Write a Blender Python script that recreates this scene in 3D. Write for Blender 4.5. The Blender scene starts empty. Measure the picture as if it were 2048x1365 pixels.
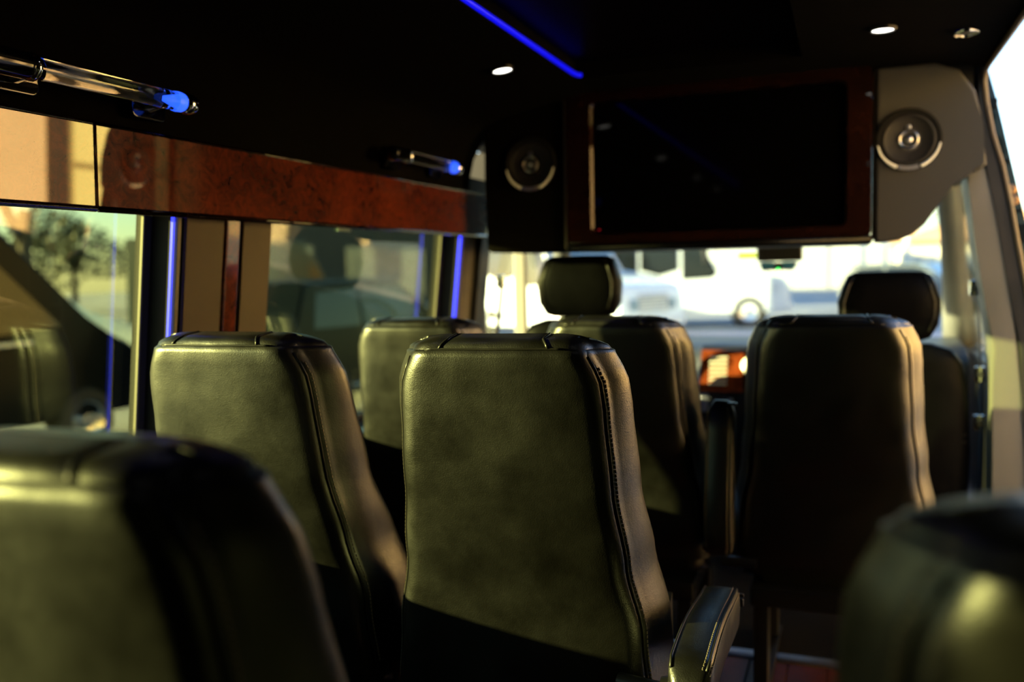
import bpy, bmesh, math, random
from mathutils import Vector, Matrix, noise
random.seed(7)
SC = bpy.context.scene
COL = SC.collection
R = math.radians

# ------------------------------------------------------------------ camera, sky, sun, exposure
def set_camera():
    yaw, pitch, roll = R(20.62), R(4.546), R(1.3)
    f = Vector((-math.sin(yaw)*math.cos(pitch), math.cos(yaw)*math.cos(pitch), -math.sin(pitch)))
    rt = Vector((math.cos(yaw), math.sin(yaw), 0)); up = rt.cross(f)
    r2 = rt*math.cos(roll) - up*math.sin(roll); u2 = up*math.cos(roll) + rt*math.sin(roll)
    cd = bpy.data.cameras.new('camera'); co = bpy.data.objects.new('camera', cd); COL.objects.link(co)
    m = Matrix((r2, u2, -f)).transposed().to_4x4(); m.translation = (0, 0, 1.25)
    co.matrix_world = m
    cd.sensor_width = 36; cd.lens = 1800/2048*36
    cd.clip_start = 0.02; cd.clip_end = 500
    cd.dof.use_dof = True; cd.dof.focus_distance = 1.62; cd.dof.aperture_fstop = 1.8
    SC.camera = co
set_camera()

SUN_AZ, SUN_EL = R(24.5), R(10.5)      # light travels towards +X, turned to +Y by SUN_AZ, and down by SUN_EL
SUN_DIR = Vector((math.cos(SUN_EL)*math.cos(SUN_AZ), math.cos(SUN_EL)*math.sin(SUN_AZ), -math.sin(SUN_EL)))
w = bpy.data.worlds.new('sky'); SC.world = w; w.use_nodes = True
nt = w.node_tree; nt.nodes.clear()
sky = nt.nodes.new('ShaderNodeTexSky'); sky.sky_type = 'NISHITA'; sky.sun_disc = False
sky.sun_elevation = SUN_EL; sky.sun_rotation = math.atan2(-SUN_DIR.x, -SUN_DIR.y)
sky.air_density = 1.0; sky.dust_density = .4; sky.ozone_density = 1.0
bg = nt.nodes.new('ShaderNodeBackground'); bg.inputs['Strength'].default_value = 0.60
wo = nt.nodes.new('ShaderNodeOutputWorld')
mx = nt.nodes.new('ShaderNodeMix'); mx.data_type = 'RGBA'; mx.blend_type = 'MULTIPLY'; mx.inputs[0].default_value = 1; mx.inputs[7].default_value = (.88, 1., 1.22, 1)
nt.links.new(sky.outputs[0], mx.inputs[6]); nt.links.new(mx.outputs[2], bg.inputs[0]); nt.links.new(bg.outputs[0], wo.inputs[0])
sl = bpy.data.lights.new('sun', 'SUN'); sl.energy = 54; sl.color = (1.0, 0.82, 0.40); sl.angle = R(0.6)
so = bpy.data.objects.new('sun', sl); COL.objects.link(so)
so.rotation_euler = SUN_DIR.to_track_quat('-Z', 'Y').to_euler(); so.location = (-20, -8, 12)
vs = SC.view_settings
vs.view_transform = 'Standard'; vs.look = 'None'; vs.gamma = 1.0; vs.use_curve_mapping = False
vs.exposure = 0.0

# ------------------------------------------------------------------ materials
MATS = {}
def mat(name, color=(.5, .5, .5), rough=.5, metal=0., spec=.5, coat=0., coat_rough=.03, bump=0., bscale=200., emit=None, estr=1., vary=0., vscale=5., col2=None, rvary=0., sheen=0.):
    if name in MATS: return MATS[name]
    m = bpy.data.materials.new(name); m.use_nodes = True
    n = m.node_tree.nodes; l = m.node_tree.links; b = n['Principled BSDF']
    b.inputs['Base Color'].default_value = (*color, 1); b.inputs['Roughness'].default_value = rough
    b.inputs['Metallic'].default_value = metal; b.inputs['Specular IOR Level'].default_value = spec
    b.inputs['Coat Weight'].default_value = coat; b.inputs['Coat Roughness'].default_value = coat_rough
    b.inputs['Sheen Weight'].default_value = sheen
    tc = n.new('ShaderNodeTexCoord')
    if bump:
        t = n.new('ShaderNodeTexNoise'); t.inputs['Scale'].default_value = bscale; t.inputs['Detail'].default_value = 3
        l.new(tc.outputs['Object'], t.inputs['Vector'])
        bp = n.new('ShaderNodeBump'); bp.inputs['Strength'].default_value = bump; bp.inputs['Distance'].default_value = .002
        l.new(t.outputs[0], bp.inputs['Height']); l.new(bp.outputs[0], b.inputs['Normal'])
    if vary or col2 or rvary:
        t = n.new('ShaderNodeTexNoise'); t.inputs['Scale'].default_value = vscale; t.inputs['Detail'].default_value = 5
        l.new(tc.outputs['Object'], t.inputs['Vector'])
        r = n.new('ShaderNodeValToRGB'); l.new(t.outputs[0], r.inputs[0])
        c2 = col2 or tuple(c*(1-vary) for c in color)
        r.color_ramp.elements[0].position = .35; r.color_ramp.elements[1].position = .65
        r.color_ramp.elements[0].color = (*color, 1); r.color_ramp.elements[1].color = (*c2, 1)
        l.new(r.outputs[0], b.inputs['Base Color'])
        if rvary:
            mr = n.new('ShaderNodeMapRange'); l.new(t.outputs[0], mr.inputs[0])
            mr.inputs[1].default_value = .3; mr.inputs[2].default_value = .7
            mr.inputs[3].default_value = rough-rvary; mr.inputs[4].default_value = rough+rvary
            l.new(mr.outputs[0], b.inputs['Roughness'])
    if emit:
        b.inputs['Emission Color'].default_value = (*emit, 1); b.inputs['Emission Strength'].default_value = estr
    MATS[name] = m; return m

def leather(name, color, rough, spec=.5):
    m = bpy.data.materials.new(name); m.use_nodes = True
    n = m.node_tree.nodes; l = m.node_tree.links; b = n['Principled BSDF']
    b.inputs['Specular IOR Level'].default_value = spec
    tc = n.new('ShaderNodeTexCoord')
    big = n.new('ShaderNodeTexNoise'); big.inputs['Scale'].default_value = 9; big.inputs['Detail'].default_value = 6; big.inputs['Roughness'].default_value = .6
    l.new(tc.outputs['Object'], big.inputs['Vector'])
    mr = n.new('ShaderNodeMapRange'); l.new(big.outputs[0], mr.inputs[0])
    mr.inputs[1].default_value = .3; mr.inputs[2].default_value = .7; mr.inputs[3].default_value = rough-.06; mr.inputs[4].default_value = rough+.08
    l.new(mr.outputs[0], b.inputs['Roughness'])
    cr = n.new('ShaderNodeValToRGB'); l.new(big.outputs[0], cr.inputs[0])
    cr.color_ramp.elements[0].position = .3; cr.color_ramp.elements[1].position = .7
    cr.color_ramp.elements[0].color = (*[c*.72 for c in color], 1); cr.color_ramp.elements[1].color = (*color, 1)
    l.new(cr.outputs[0], b.inputs['Base Color'])
    v = n.new('ShaderNodeTexVoronoi'); v.inputs['Scale'].default_value = 420; l.new(tc.outputs['Object'], v.inputs['Vector'])
    v.feature = 'F1'
    ns = n.new('ShaderNodeTexNoise'); ns.inputs['Scale'].default_value = 38; ns.inputs['Detail'].default_value = 4; l.new(tc.outputs['Object'], ns.inputs['Vector'])
    b1 = n.new('ShaderNodeBump'); b1.inputs['Strength'].default_value = .22; b1.inputs['Distance'].default_value = .0008
    l.new(v.outputs['Distance'], b1.inputs['Height'])
    b2 = n.new('ShaderNodeBump'); b2.inputs['Strength'].default_value = .16; b2.inputs['Distance'].default_value = .003
    l.new(ns.outputs[0], b2.inputs['Height']); l.new(b1.outputs[0], b2.inputs['Normal'])
    l.new(b2.outputs[0], b.inputs['Normal'])
    MATS[name] = m; return m

def burl(name, dark, light, coat=1., grain=1., spec=.04):
    m = bpy.data.materials.new(name); m.use_nodes = True
    n = m.node_tree.nodes; l = m.node_tree.links; b = n['Principled BSDF']
    tc = n.new('ShaderNodeTexCoord')
    mp = n.new('ShaderNodeMapping'); mp.inputs['Scale'].default_value = (1, 1, 1.2*grain)
    l.new(tc.outputs['Object'], mp.inputs[0])
    a = n.new('ShaderNodeTexNoise'); a.inputs['Scale'].default_value = 26; a.inputs['Detail'].default_value = 9; a.inputs['Roughness'].default_value = .72; a.inputs['Distortion'].default_value = 1.6
    l.new(mp.outputs[0], a.inputs['Vector'])
    s = n.new('ShaderNodeTexNoise'); s.inputs['Scale'].default_value = 6; s.inputs['Detail'].default_value = 3
    l.new(mp.outputs[0], s.inputs['Vector'])
    mx = n.new('ShaderNodeMath'); mx.operation = 'MULTIPLY_ADD'; mx.inputs[1].default_value = .72
    l.new(a.outputs[0], mx.inputs[0])
    sm = n.new('ShaderNodeMath'); sm.operation = 'MULTIPLY'; sm.inputs[1].default_value = .28; l.new(s.outputs[0], sm.inputs[0]); l.new(sm.outputs[0], mx.inputs[2])
    cr = n.new('ShaderNodeValToRGB'); l.new(mx.outputs[0], cr.inputs[0])
    e = cr.color_ramp.elements; e[0].position = .36; e[0].color = (*dark, 1); e[1].position = .64; e[1].color = (*light, 1)
    l.new(cr.outputs[0], b.inputs['Base Color'])
    b.inputs['Roughness'].default_value = .5; b.inputs['Specular IOR Level'].default_value = spec
    b.inputs['Coat Weight'].default_value = coat; b.inputs['Coat Roughness'].default_value = .015; b.inputs['Coat IOR'].default_value = 1.6
    MATS[name] = m; return m

def glass(name, tint, refl0=.05, refl=1.):
    """thin pane: tinted see-through plus a mirror reflection that grows at grazing angles"""
    m = bpy.data.materials.new(name); m.use_nodes = True
    n = m.node_tree.nodes; l = m.node_tree.links; n.clear()
    o = n.new('ShaderNodeOutputMaterial'); mx = n.new('ShaderNodeMixShader')
    t = n.new('ShaderNodeBsdfTransparent'); t.inputs[0].default_value = (*tint, 1)
    g = n.new('ShaderNodeBsdfGlossy'); g.inputs['Roughness'].default_value = 0.0; g.inputs[0].default_value = (refl, refl, refl, 1)
    lw = n.new('ShaderNodeLayerWeight'); lw.inputs['Blend'].default_value = .5
    p = n.new('ShaderNodeMath'); p.operation = 'POWER'; p.inputs[1].default_value = 5; l.new(lw.outputs['Facing'], p.inputs[0])
    a = n.new('ShaderNodeMath'); a.operation = 'MULTIPLY_ADD'; a.inputs[1].default_value = 1-refl0; a.inputs[2].default_value = refl0; l.new(p.outputs[0], a.inputs[0])
    l.new(a.outputs[0], mx.inputs[0]); l.new(t.outputs[0], mx.inputs[1]); l.new(g.outputs[0], mx.inputs[2]); l.new(mx.outputs[0], o.inputs[0])
    MATS[name] = m; return m

LEATHER = leather('black_leather', (.0038, .0034, .0026), .355, 1.)
LEATHER_CAB = leather('cab_leather', (.0022, .0022, .0026), .42, .05)
THREAD = mat('thread', (.30, .24, .17), .7)
PIPE = mat('dark_piping', (.012, .011, .010), .35)
BURL = burl('burl_wood', (.018, .004, .002), (.20, .034, .010))
BURL_DARK = burl('dark_burl_wood', (.003, .0008, .0006), (.016, .004, .002), .5)
BURL_DASH = burl('dash_burl_wood', (.05, .008, .002), (.20, .038, .006))
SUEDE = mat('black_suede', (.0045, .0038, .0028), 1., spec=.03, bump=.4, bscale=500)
TAUPE = mat('taupe_vinyl', (.14, .116, .088), .75, spec=.25, bump=.4, bscale=350)
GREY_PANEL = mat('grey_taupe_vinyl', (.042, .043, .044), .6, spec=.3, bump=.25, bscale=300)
BEIGE = mat('beige_trim', (.20, .18, .12), .5)
CREAM = mat('pale_pillar_plastic', (.13, .13, .115), .55, bump=.1)
SLATE = mat('slate_pillar_plastic', (.14, .15, .15), .5, bump=.1)
BLACKP = mat('black_plastic', (.010, .010, .011), .38)
BLACKM = mat('matte_black', (.006, .006, .006), .7, spec=.2)
GLOSS = mat('gloss_black', (.003, .003, .003), .08)
RUBBER = mat('black_rubber', (.008, .008, .009), .6)
CHROME = mat('chrome', (.85, .85, .86), .06, metal=1.)
STEEL = mat('brushed_metal', (.55, .55, .58), .35, metal=1.)
PAINT_BLACK = mat('black_paint', (.004, .006, .008), .15, spec=.06)
PAINT_TEAL = mat('dark_teal_paint', (.004, .012, .014), .2, spec=.25)
PAINT_WHITE = mat('white_paint', (.60, .66, .70), .25, coat=.5)
PAINT_SILVER = mat('silver_paint', (.50, .53, .53), .25, metal=.4, coat=.6)
PAINT_DARK = mat('slate_paint', (.05, .065, .08), .2, coat=1.)
DARKGLASS = mat('dark_vehicle_glass', (.006, .008, .009), .08, spec=.3)
SKYGLASS = mat('pale_vehicle_glass', (.16, .26, .34), .05, coat=1.)
TYRE = mat('tyre_rubber', (.02, .02, .02), .8)
RIM = mat('wheel_rim', (.6, .6, .62), .2, metal=.9)
BLUE_LED = mat('blue_led', (.01, .02, .4), .4, emit=(.022, .03, 1.), estr=3.2)
BLUE_DIM = mat('blue_led_dim', (.005, .008, .1), .4, emit=(.004, .004, 1.), estr=.85)
BLUE_WHITE = mat('blue_white_led', (.1, .2, .5), .4, emit=(.02, .10, 1.), estr=1.6)
LAMP_ON = mat('lamp_lens_lit', (.8, .8, .75), .3, emit=(1., .96, .85), estr=6.)
LAMP_OFF = mat('lamp_lens_unlit', (.22, .20, .15), .12, coat=1.)
SCREEN = mat('screen_glass', (.001, .001, .001), .05, spec=.12)
FLOOR_WOOD = mat('red_floor_wood', (.11, .022, .012), .35, col2=(.055, .012, .007), vscale=14, coat=.3)
CARPET = mat('dark_carpet', (.012, .010, .009), .95, spec=.1, bump=.5, bscale=400)
TINT = glass('tinted_glass', (.56, .605, .46), .05)
CLEAR = glass('clear_glass', (.82, .88, .88), .03)
ACRYL = mat('clear_acrylic', (.98, .97, .94), .0)
_b = ACRYL.node_tree.nodes['Principled BSDF']; _b.inputs['Transmission Weight'].default_value = 1.; _b.inputs['IOR'].default_value = 1.45

# ------------------------------------------------------------------ mesh helpers
def new(name, bm, m, parent=None, smooth=None, keep=False):
    me = bpy.data.meshes.new(name)
    if not keep: bmesh.ops.recalc_face_normals(bm, faces=bm.faces)
    bm.to_mesh(me); bm.free()
    me.materials.append(m)
    if smooth is not None:
        for p in me.polygons: p.use_smooth = True
        if smooth < 180: me.set_sharp_from_angle(angle=R(smooth))
    o = bpy.data.objects.new(name, me); COL.objects.link(o)
    if smooth is not None and smooth < 180:
        wn = o.modifiers.new('weighted_normal', 'WEIGHTED_NORMAL'); wn.keep_sharp = True; wn.weight = 100
    if parent: o.parent = parent
    return o
def tag(o, label, cat, group=None):
    o['label'] = label; o['category'] = cat
    if group: o['group'] = group
    return o
def struct(o, label=None):
    o['kind'] = 'structure'
    if label: o['label'] = label
    return o
def thing(name, label, cat, loc=(0, 0, 0), rz=0, group=None):
    o = bpy.data.objects.new(name, None); COL.objects.link(o); o.empty_display_size = .1
    o.location = loc; o.rotation_euler = (0, 0, rz)
    return tag(o, label, cat, group)
def BM(): return bmesh.new()
def box(bm, x0, x1, y0, y1, z0, z1, bev=0., seg=2, fx=None):
    """box; fx(z) shifts x so that a wall can lean"""
    vs = []
    for x in (x0, x1):
        for y in (y0, y1):
            for z in (z0, z1):
                vs.append(bm.verts.new((x + (fx(z) if fx else 0), y, z)))
    q = [(0,1,3,2), (4,6,7,5), (0,4,5,1), (2,3,7,6), (0,2,6,4), (1,5,7,3)]
    fs = [bm.faces.new([vs[i] for i in f]) for f in q]
    if bev:
        ed = set(e for f in fs for e in f.edges)
        bmesh.ops.bevel(bm, geom=list(ed), offset=bev, segments=seg, profile=.5, affect='EDGES')
    return bm
def prism(bm, pts, axis, a0, a1, bev=0., seg=2):
    """polygon of 2-D points pushed along an axis ('x','y','z')"""
    def P(p, a): return {'x': (a, p[0], p[1]), 'y': (p[0], a, p[1]), 'z': (p[0], p[1], a)}[axis]
    A = [bm.verts.new(P(p, a0)) for p in pts]; B = [bm.verts.new(P(p, a1)) for p in pts]
    n = len(pts); fs = [bm.faces.new(A), bm.faces.new(B[::-1])]
    for i in range(n): fs.append(bm.faces.new((A[i], A[(i+1) % n], B[(i+1) % n], B[i])))
    if bev:
        ed = set(e for f in fs[:2] for e in f.edges)
        bmesh.ops.bevel(bm, geom=list(ed), offset=bev, segments=seg, profile=.5, affect='EDGES')
    return bm
def tube(bm, pts, r, n=10, cap=True, flat=None):
    """round bar along a path; r a number or a list; flat=(sx, sy) squashes the section"""
    pts = [Vector(p) for p in pts]; rings = []; ref = None
    for i, p in enumerate(pts):
        d = (pts[min(i+1, len(pts)-1)] - pts[max(i-1, 0)]).normalized()
        if ref is None: ref = Vector((0, 0, 1)) if abs(d.z) < .9 else Vector((1, 0, 0))
        s = d.cross(ref).normalized(); t = s.cross(d).normalized(); ref = t
        rr = r[i] if isinstance(r, (list, tuple)) else r
        fx, fy = flat or (1, 1)
        rings.append([bm.verts.new(p + s*math.cos(2*math.pi*k/n)*rr*fx + t*math.sin(2*math.pi*k/n)*rr*fy) for k in range(n)])
    for a, b in zip(rings, rings[1:]):
        for k in range(n): bm.faces.new((a[k], a[(k+1) % n], b[(k+1) % n], b[k]))
    if cap: bm.faces.new(rings[0][::-1]); bm.faces.new(rings[-1])
    return bm
def lathe(bm, prof, M=Matrix(), n=28):
    """profile of (radius, height) turned about local z, then moved by M"""
    rings = []
    for r, h in prof:
        if r < 1e-6: rings.append([bm.verts.new(M @ Vector((0, 0, h)))])
        else: rings.append([bm.verts.new(M @ Vector((r*math.cos(2*math.pi*k/n), r*math.sin(2*math.pi*k/n), h))) for k in range(n)])
    for a, b in zip(rings, rings[1:]):
        for k in range(n):
            k2 = (k+1) % n
            if len(a) == 1 and len(b) == 1: continue
            if len(a) == 1: bm.faces.new((a[0], b[k2], b[k]))
            elif len(b) == 1: bm.faces.new((a[k], a[k2], b[0]))
            else: bm.faces.new((a[k], a[k2], b[k2], b[k]))
    return bm
def rot_to(d, loc=(0, 0, 0)):
    return Matrix.Translation(loc) @ Vector(d).to_track_quat('Z', 'Y').to_matrix().to_4x4()
def rrect(x0, x1, y0, y1, r, n=5):
    out = []
    for cx, cy, a in ((x1-r, y1-r, 0), (x0+r, y1-r, 90), (x0+r, y0+r, 180), (x1-r, y0+r, 270)):
        for k in range(n+1):
            t = R(a + 90*k/n); out.append((cx + r*math.cos(t), cy + r*math.sin(t)))
    return out
def lerp(a, b, t): return a + (b-a)*t
def interp(tab, x):
    if x <= tab[0][0]: return tab[0][1]
    for (a, u), (b, v) in zip(tab, tab[1:]):
        if x <= b:
            t = (x-a)/(b-a); t = t*t*(3-2*t); return u + (v-u)*t
    return tab[-1][1]
def linint(tab, x):
    if x <= tab[0][0]: return tab[0][1]
    for (a, u), (b, v) in zip(tab, tab[1:]):
        if x <= b: return u + (v-u)*(x-a)/(b-a)
    return tab[-1][1]
def copy_tree(o, parent=None):
    c = o.copy(); COL.objects.link(c); c.parent = parent
    for ch in list(o.children): copy_tree(ch, c)
    return c

# ------------------------------------------------------------------ the van's shell
def XL(z): return -1.45 - .118*(1.38 - z)          # inner face of the leaning left wall
def XR(z): return .45 + .150*(1.38 - z)            # inner face of the leaning right wall
fL = lambda z: XL(z); fR = lambda z: XR(z)
SILL, HEAD = .735, 1.40

# floor with planks
bm = BM(); box(bm, -1.62, .66, -1.25, 4.6, -.12, -.012)
floor = struct(new('floor', bm, CARPET), 'dark floor of the van')
pm = None
for i, x in enumerate([-1.38 + .115*k for k in range(17)]):
    bm = BM(); box(bm, -.0555, .0555, 0, 4.05, -.012, 0, .0015, 1)
    if pm is None: o = new('floor_plank', bm, FLOOR_WOOD, floor); pm = o.data
    else: bm.free(); o = bpy.data.objects.new('floor_plank', pm); COL.objects.link(o); o.parent = floor
    o.location = (x, -1.2, 0)
bm = BM(); prism(bm, [(2.85, 0), (2.85, .006), (2.862, .011), (2.895, .011), (2.9, .004), (2.9, -.06), (2.893, -.06), (2.893, 0)], 'x', -1.3, .45)
struct(new('trim_1', bm, STEEL), 'pale metal step edge across the floor at the cab')

# left wall: sill part, head part, pillars, all leaning
wl = BM()
for (y0, y1, z0, z1) in [(-1.25, 3.75, -.05, SILL), (-1.25, 3.75, HEAD, 1.62), (-1.25, -1.05, SILL, HEAD), (-.145, -.02, SILL, HEAD), (1.69, 2.03, SILL, HEAD), (3.315, 3.54, SILL, HEAD)]:
    box(wl, -.125, 0, y0, y1, z0, z1, fx=fL)
wall_left = struct(new('wall_left', wl, BLACKM), 'black left wall of the van around the tinted windows')
bm = BM()
for z0, z1 in ((SILL-.035, SILL),): box(bm, -.01, .055, -1.2, 3.6, z0, z1, .008, fx=fL)
struct(new('trim_2', bm, BURL_DARK), 'glossy wood ledge along the bottom of the left windows')
# pillar coverings
def wall_strip(name, m, y0, y1, z0, z1, th, parent=None, bev=.003):
    b = BM(); box(b, 0, th, y0, y1, z0, z1, bev, fx=fL); return new(name, b, m, parent, 30)
wall_strip('pillar_panel', TAUPE, 1.705, 1.838, SILL, HEAD, .012, wall_left)
wall_strip('wood_strip', BURL, 1.842, 1.895, SILL, HEAD, .018, wall_left, .006)
wall_strip('pillar_panel', TAUPE, 1.915, 2.032, SILL, HEAD, .012, wall_left)
wall_strip('pillar_edge', BEIGE, 1.678, 1.690, SILL, HEAD, .010, wall_left)
wall_strip('pillar_edge', TAUPE, 3.312, 3.335, SILL, HEAD, .012, wall_left)
wall_strip('pillar_panel', TAUPE, 3.345, 3.43, SILL, HEAD, .012, wall_left)
wall_strip('pillar_panel', GREY_PANEL, 3.44, 3.54, SILL, HEAD, .035, wall_left)

def side_window(idx, y0, y1, label, fx=fL, off=-.09, m=TINT):
    b = BM(); box(b, off-.002, off+.002, y0-.02, y1+.02, SILL-.01, HEAD+.01, fx=fx)
    o = struct(new('window_%d' % idx, b, m), label)
    s = 1 if off < 0 else -1
    for (a, c) in ((y0-.001, y0+.018), (y1-.018, y1+.001)):
        b = BM(); box(b, off+s*.002, off+s*.012, a, c, SILL, HEAD, fx=fx); new('gasket', b, RUBBER, o)
        d = .018 if a < y0+.01 else -.006
        b = BM(); box(b, off+s*.002, off+s*.009, a+d, a+d+.006, SILL, HEAD, fx=fx); new('frame_bead', b, BEIGE, o)
    b = BM(); box(b, off+s*.002, off+s*.012, y0, y1, SILL, SILL+.02, fx=fx); new('gasket', b, RUBBER, o)
    return o
side_window(1, -.02, 1.69, 'tinted side window left of the wood striped pillar')
win2 = side_window(2, 2.03, 3.315, 'tinted side window behind the wood striped pillar, towards the cab')
side_window(3, -1.05, -.145, 'tinted rear side window on the left wall')
# small sticker on the second window
b = BM(); box(b, -.087, -.0855, 2.52, 2.60, 1.385, 1.397, fx=fL); new('sticker', b, mat('pale_green_sticker', (.45, .62, .5), .6), win2)
# blue light strips round the windows
def led(name, y0, y1, z0, z1, label):
    b = BM(); box(b, -.008, .001, y0, y1, z0, z1, .0015, 1, fx=fL)
    tag(new(name, b, BLUE_LED), label, 'light strip', 'blue light strips at the windows')
led('blue_light_strip', 1.6725, 1.6775, SILL+.005, HEAD-.01, 'upright blue light strip in front of the wood striped pillar')
led('blue_light_strip', 3.300, 3.309, SILL+.005, HEAD-.01, 'upright blue light strip at the cab end of the second window')
led('blue_light_strip', 2.05, 3.295, HEAD-.007, HEAD-.003, 'thin horizontal blue light strip under the wood valance, second window')
led('blue_light_strip', .0, 1.668, HEAD-.007, HEAD-.003, 'thin horizontal blue light strip under the wood valance, first window')

# glossy burl valance in two panels
def valance(y0, y1, label):
    b = BM(); prism(b, [(-1.46, 1.392), (-1.407, 1.384), (-1.4015, 1.388), (-1.400, 1.394), (-1.3945, 1.552), (-1.402, 1.560), (-1.42, 1.563), (-1.46, 1.563)], 'y', y0, y1, .003, 2)
    o = tag(new('wood_valance_panel', b, BURL, smooth=20), label, 'valance', 'glossy wood valance panels above the left windows')
    for x, z, r in ((-1.4005, 1.3885, .0065), (-1.399, 1.5555, .005)):
        b = BM(); tube(b, [(x, y0+.002, z), (x, y1-.002, z)], r, 10); new('edge_bead', b, BURL_DARK, o, 180)
    return o
valance(-1.2, 1.398, 'glossy burl wood valance panel nearest the viewer, left of the joint')
valance(1.402, 3.478, 'long glossy burl wood valance panel running to the speaker corner')

# upper left wall, ceiling soffits, raised tray
up = [(-1.41, 1.55), (-1.40, 1.62), (-1.385, 1.68), (-1.35, 1.745), (-1.29, 1.79), (-1.20, 1.82), (-1.05, 1.85), (-.862, 1.878)]
outer = [(-.862, 1.99), (-1.50, 1.90), (-1.53, 1.55)]
b = BM(); prism(b, up + outer, 'y', -1.25, 3.3)
struct(new('ceiling', b, SUEDE, smooth=40), 'black suede headliner curving down to the left wall')
b = BM(); prism(b, [(-.862, 1.935), (-.14, 1.935), (-.14, 1.99), (-.862, 1.99)], 'y', -1.25, 2.95)
struct(new('ceiling', b, mat('tray_vinyl', (.003, .0015, .0015), .4, spec=.06)), 'dark glossy raised ceiling tray between the soffits')
b = BM(); prism(b, [(-.14, 1.88), (.36, 1.875), (.40, 1.862), (.408, 1.852), (.412, 1.856), (.412, 1.99), (-.14, 1.99)], 'y', -1.25, 3.3)
struct(new('ceiling', b, SUEDE, smooth=30), 'black suede ceiling soffit beside the sliding door')
b = BM(); box(b, -.862, -.14, 2.95, 3.3, 1.878, 1.99); struct(new('ceiling', b, SUEDE), 'black ceiling end panel above the television')
b = BM(); tube(b, [(-.857, -1.2, 1.890), (-.857, 2.90, 1.890), (-.852, 2.93, 1.889), (-.84, 2.942, 1.888)], .0075, 8)
tag(new('ceiling_light_strip', b, BLUE_DIM, smooth=180), 'long blue light strip along the edge of the raised ceiling tray', 'light strip')

# rear wall and right wall behind the door
b = BM(); box(b, -1.62, .66, -1.32, -1.25, -.1, 1.99); struct(new('wall_rear', b, BLACKM), 'dark rear wall of the van')
wr = BM()
for (y0, y1, z0, z1) in [(-1.25, 2.3, -.05, 1.87)]:
    box(wr, 0, .125, y0, y1, z0, z1, fx=fR)
struct(new('wall_right', wr, BLACKM), 'black right wall behind the sliding door opening')
# door header bead, front jamb of the sliding door
def jamb(name, m, xin, xout, y0, y1, label, bev=.008, parent=None, z1=1.56):
    zs = [0, .3, .6, .8, .95, 1.1, 1.2, 1.3, 1.4, 1.48] + ([1.545] if z1 < 1.6 else [1.54, 1.60, 1.66, 1.72, 1.78, z1]); bmj = BM(); rings = []
    for z in zs:
        a, c = linint(xin, z), linint(xout, z)
        rings.append([bmj.verts.new(p) for p in ((a, y0, z), (c, y0, z), (c, y1, z), (a, y1, z))])
    for p, q in zip(rings, rings[1:]):
        for k in range(4): bmj.faces.new((p[k], p[(k+1) % 4], q[(k+1) % 4], q[k]))
    bmj.faces.new(rings[0]); bmj.faces.new(rings[-1][::-1])
    if bev: bmesh.ops.bevel(bmj, geom=[e for e in bmj.edges if abs(e.verts[0].co.z - e.verts[1].co.z) > .05], offset=bev, segments=2, profile=.5, affect='EDGES')
    o = new(name, bmj, m, parent, 35)
    return o if parent else struct(o, label)
PIN = [(0, .452), (.52, .447), (.95, .439), (1.30, .383), (1.42, .368), (1.54, .353), (1.84, .33)]
POUT = [(0, .56), (.5, .545), (.95, .515), (1.30, .457), (1.41, .437), (1.54, .411), (1.62, .394), (1.84, .382)]
BEAD = [(0, .63), (.5, .61), (.95, .572), (1.30, .507), (1.415, .487), (1.55, .459), (1.65, .430), (1.75, .411), (1.84, .400)]
JOUT = [(0, .80), (.5, .77), (.95, .64), (1.38, .537), (1.466, .517), (1.58, .491), (1.79, .443), (1.84, .420)]
b = BM(); tube(b, [(.402, 2.4, 1.858), (.402, 2.6, 1.858), (.402, 3.2, 1.856), (.400, 3.27, 1.848)] + [(linint(BEAD, z)-.004, 3.292, z) for z in (1.82, 1.75, 1.65, 1.55, 1.415, 1.3, 1.1, .95, .5, 0)], .008, 8)
struct(new('trim_3', b, mat('bronze_seal', (.10, .075, .05), .45), smooth=180), 'dark bronze seal round the open sliding door')
pil = jamb('trim_4', CREAM, PIN, POUT, 3.30, 3.46, 'pale door pillar on the right between the cab and the sliding door', .014, z1=1.545)
b = BM(); box(b, .24, .392, 3.335, 3.47, 1.53, 1.90); struct(new('trim_12', b, BLACKM), 'black filler behind the right corner panel')
jamb('trim_5', RUBBER, POUT, BEAD, 3.295, 3.45, 'black rubber seal along the right door pillar', .012, z1=1.88)
jb = jamb('door_1', PAINT_TEAL, BEAD, JOUT, 3.38, 3.50, 'dark painted door jamb outside the right pillar', .008, z1=1.88)
for z, x in ((1.475, .495), (1.44, .503)):
    b = BM(); lathe(b, [(.006, 0), (.016, 0), (.017, .004), (.011, .006), (.010, .001), (0, .001)], rot_to((0, -1, 0), (x, 3.379, z)), 14)
    new('striker_hole', b, mat('bronze', (.35, .2, .1), .4, metal=.8), jb, 40)
for z0, z1 in ((1.74, 1.775), (1.56, 1.575), (1.40, 1.41), (1.30, 1.36)):
    b = BM(); box(b, linint(BEAD, z0)+.004, linint(JOUT, z0)-.004, 3.372, 3.382, z0, z1, .003); new('jamb_rib', b, PAINT_BLACK, jb)

# ------------------------------------------------------------------ bulkhead over the cab: television, speaker corners
tv = thing('television_cabinet', 'burl wood framed television cabinet hanging above the cab', 'television', (0, 3.2, 0))
def zt(x): return 0
b = BM(); o_ = rrect(-.972, .064, 1.335, 1.885, .012, 3); i_ = rrect(-.872, -.018, 1.372, 1.838, .022, 5)
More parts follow.
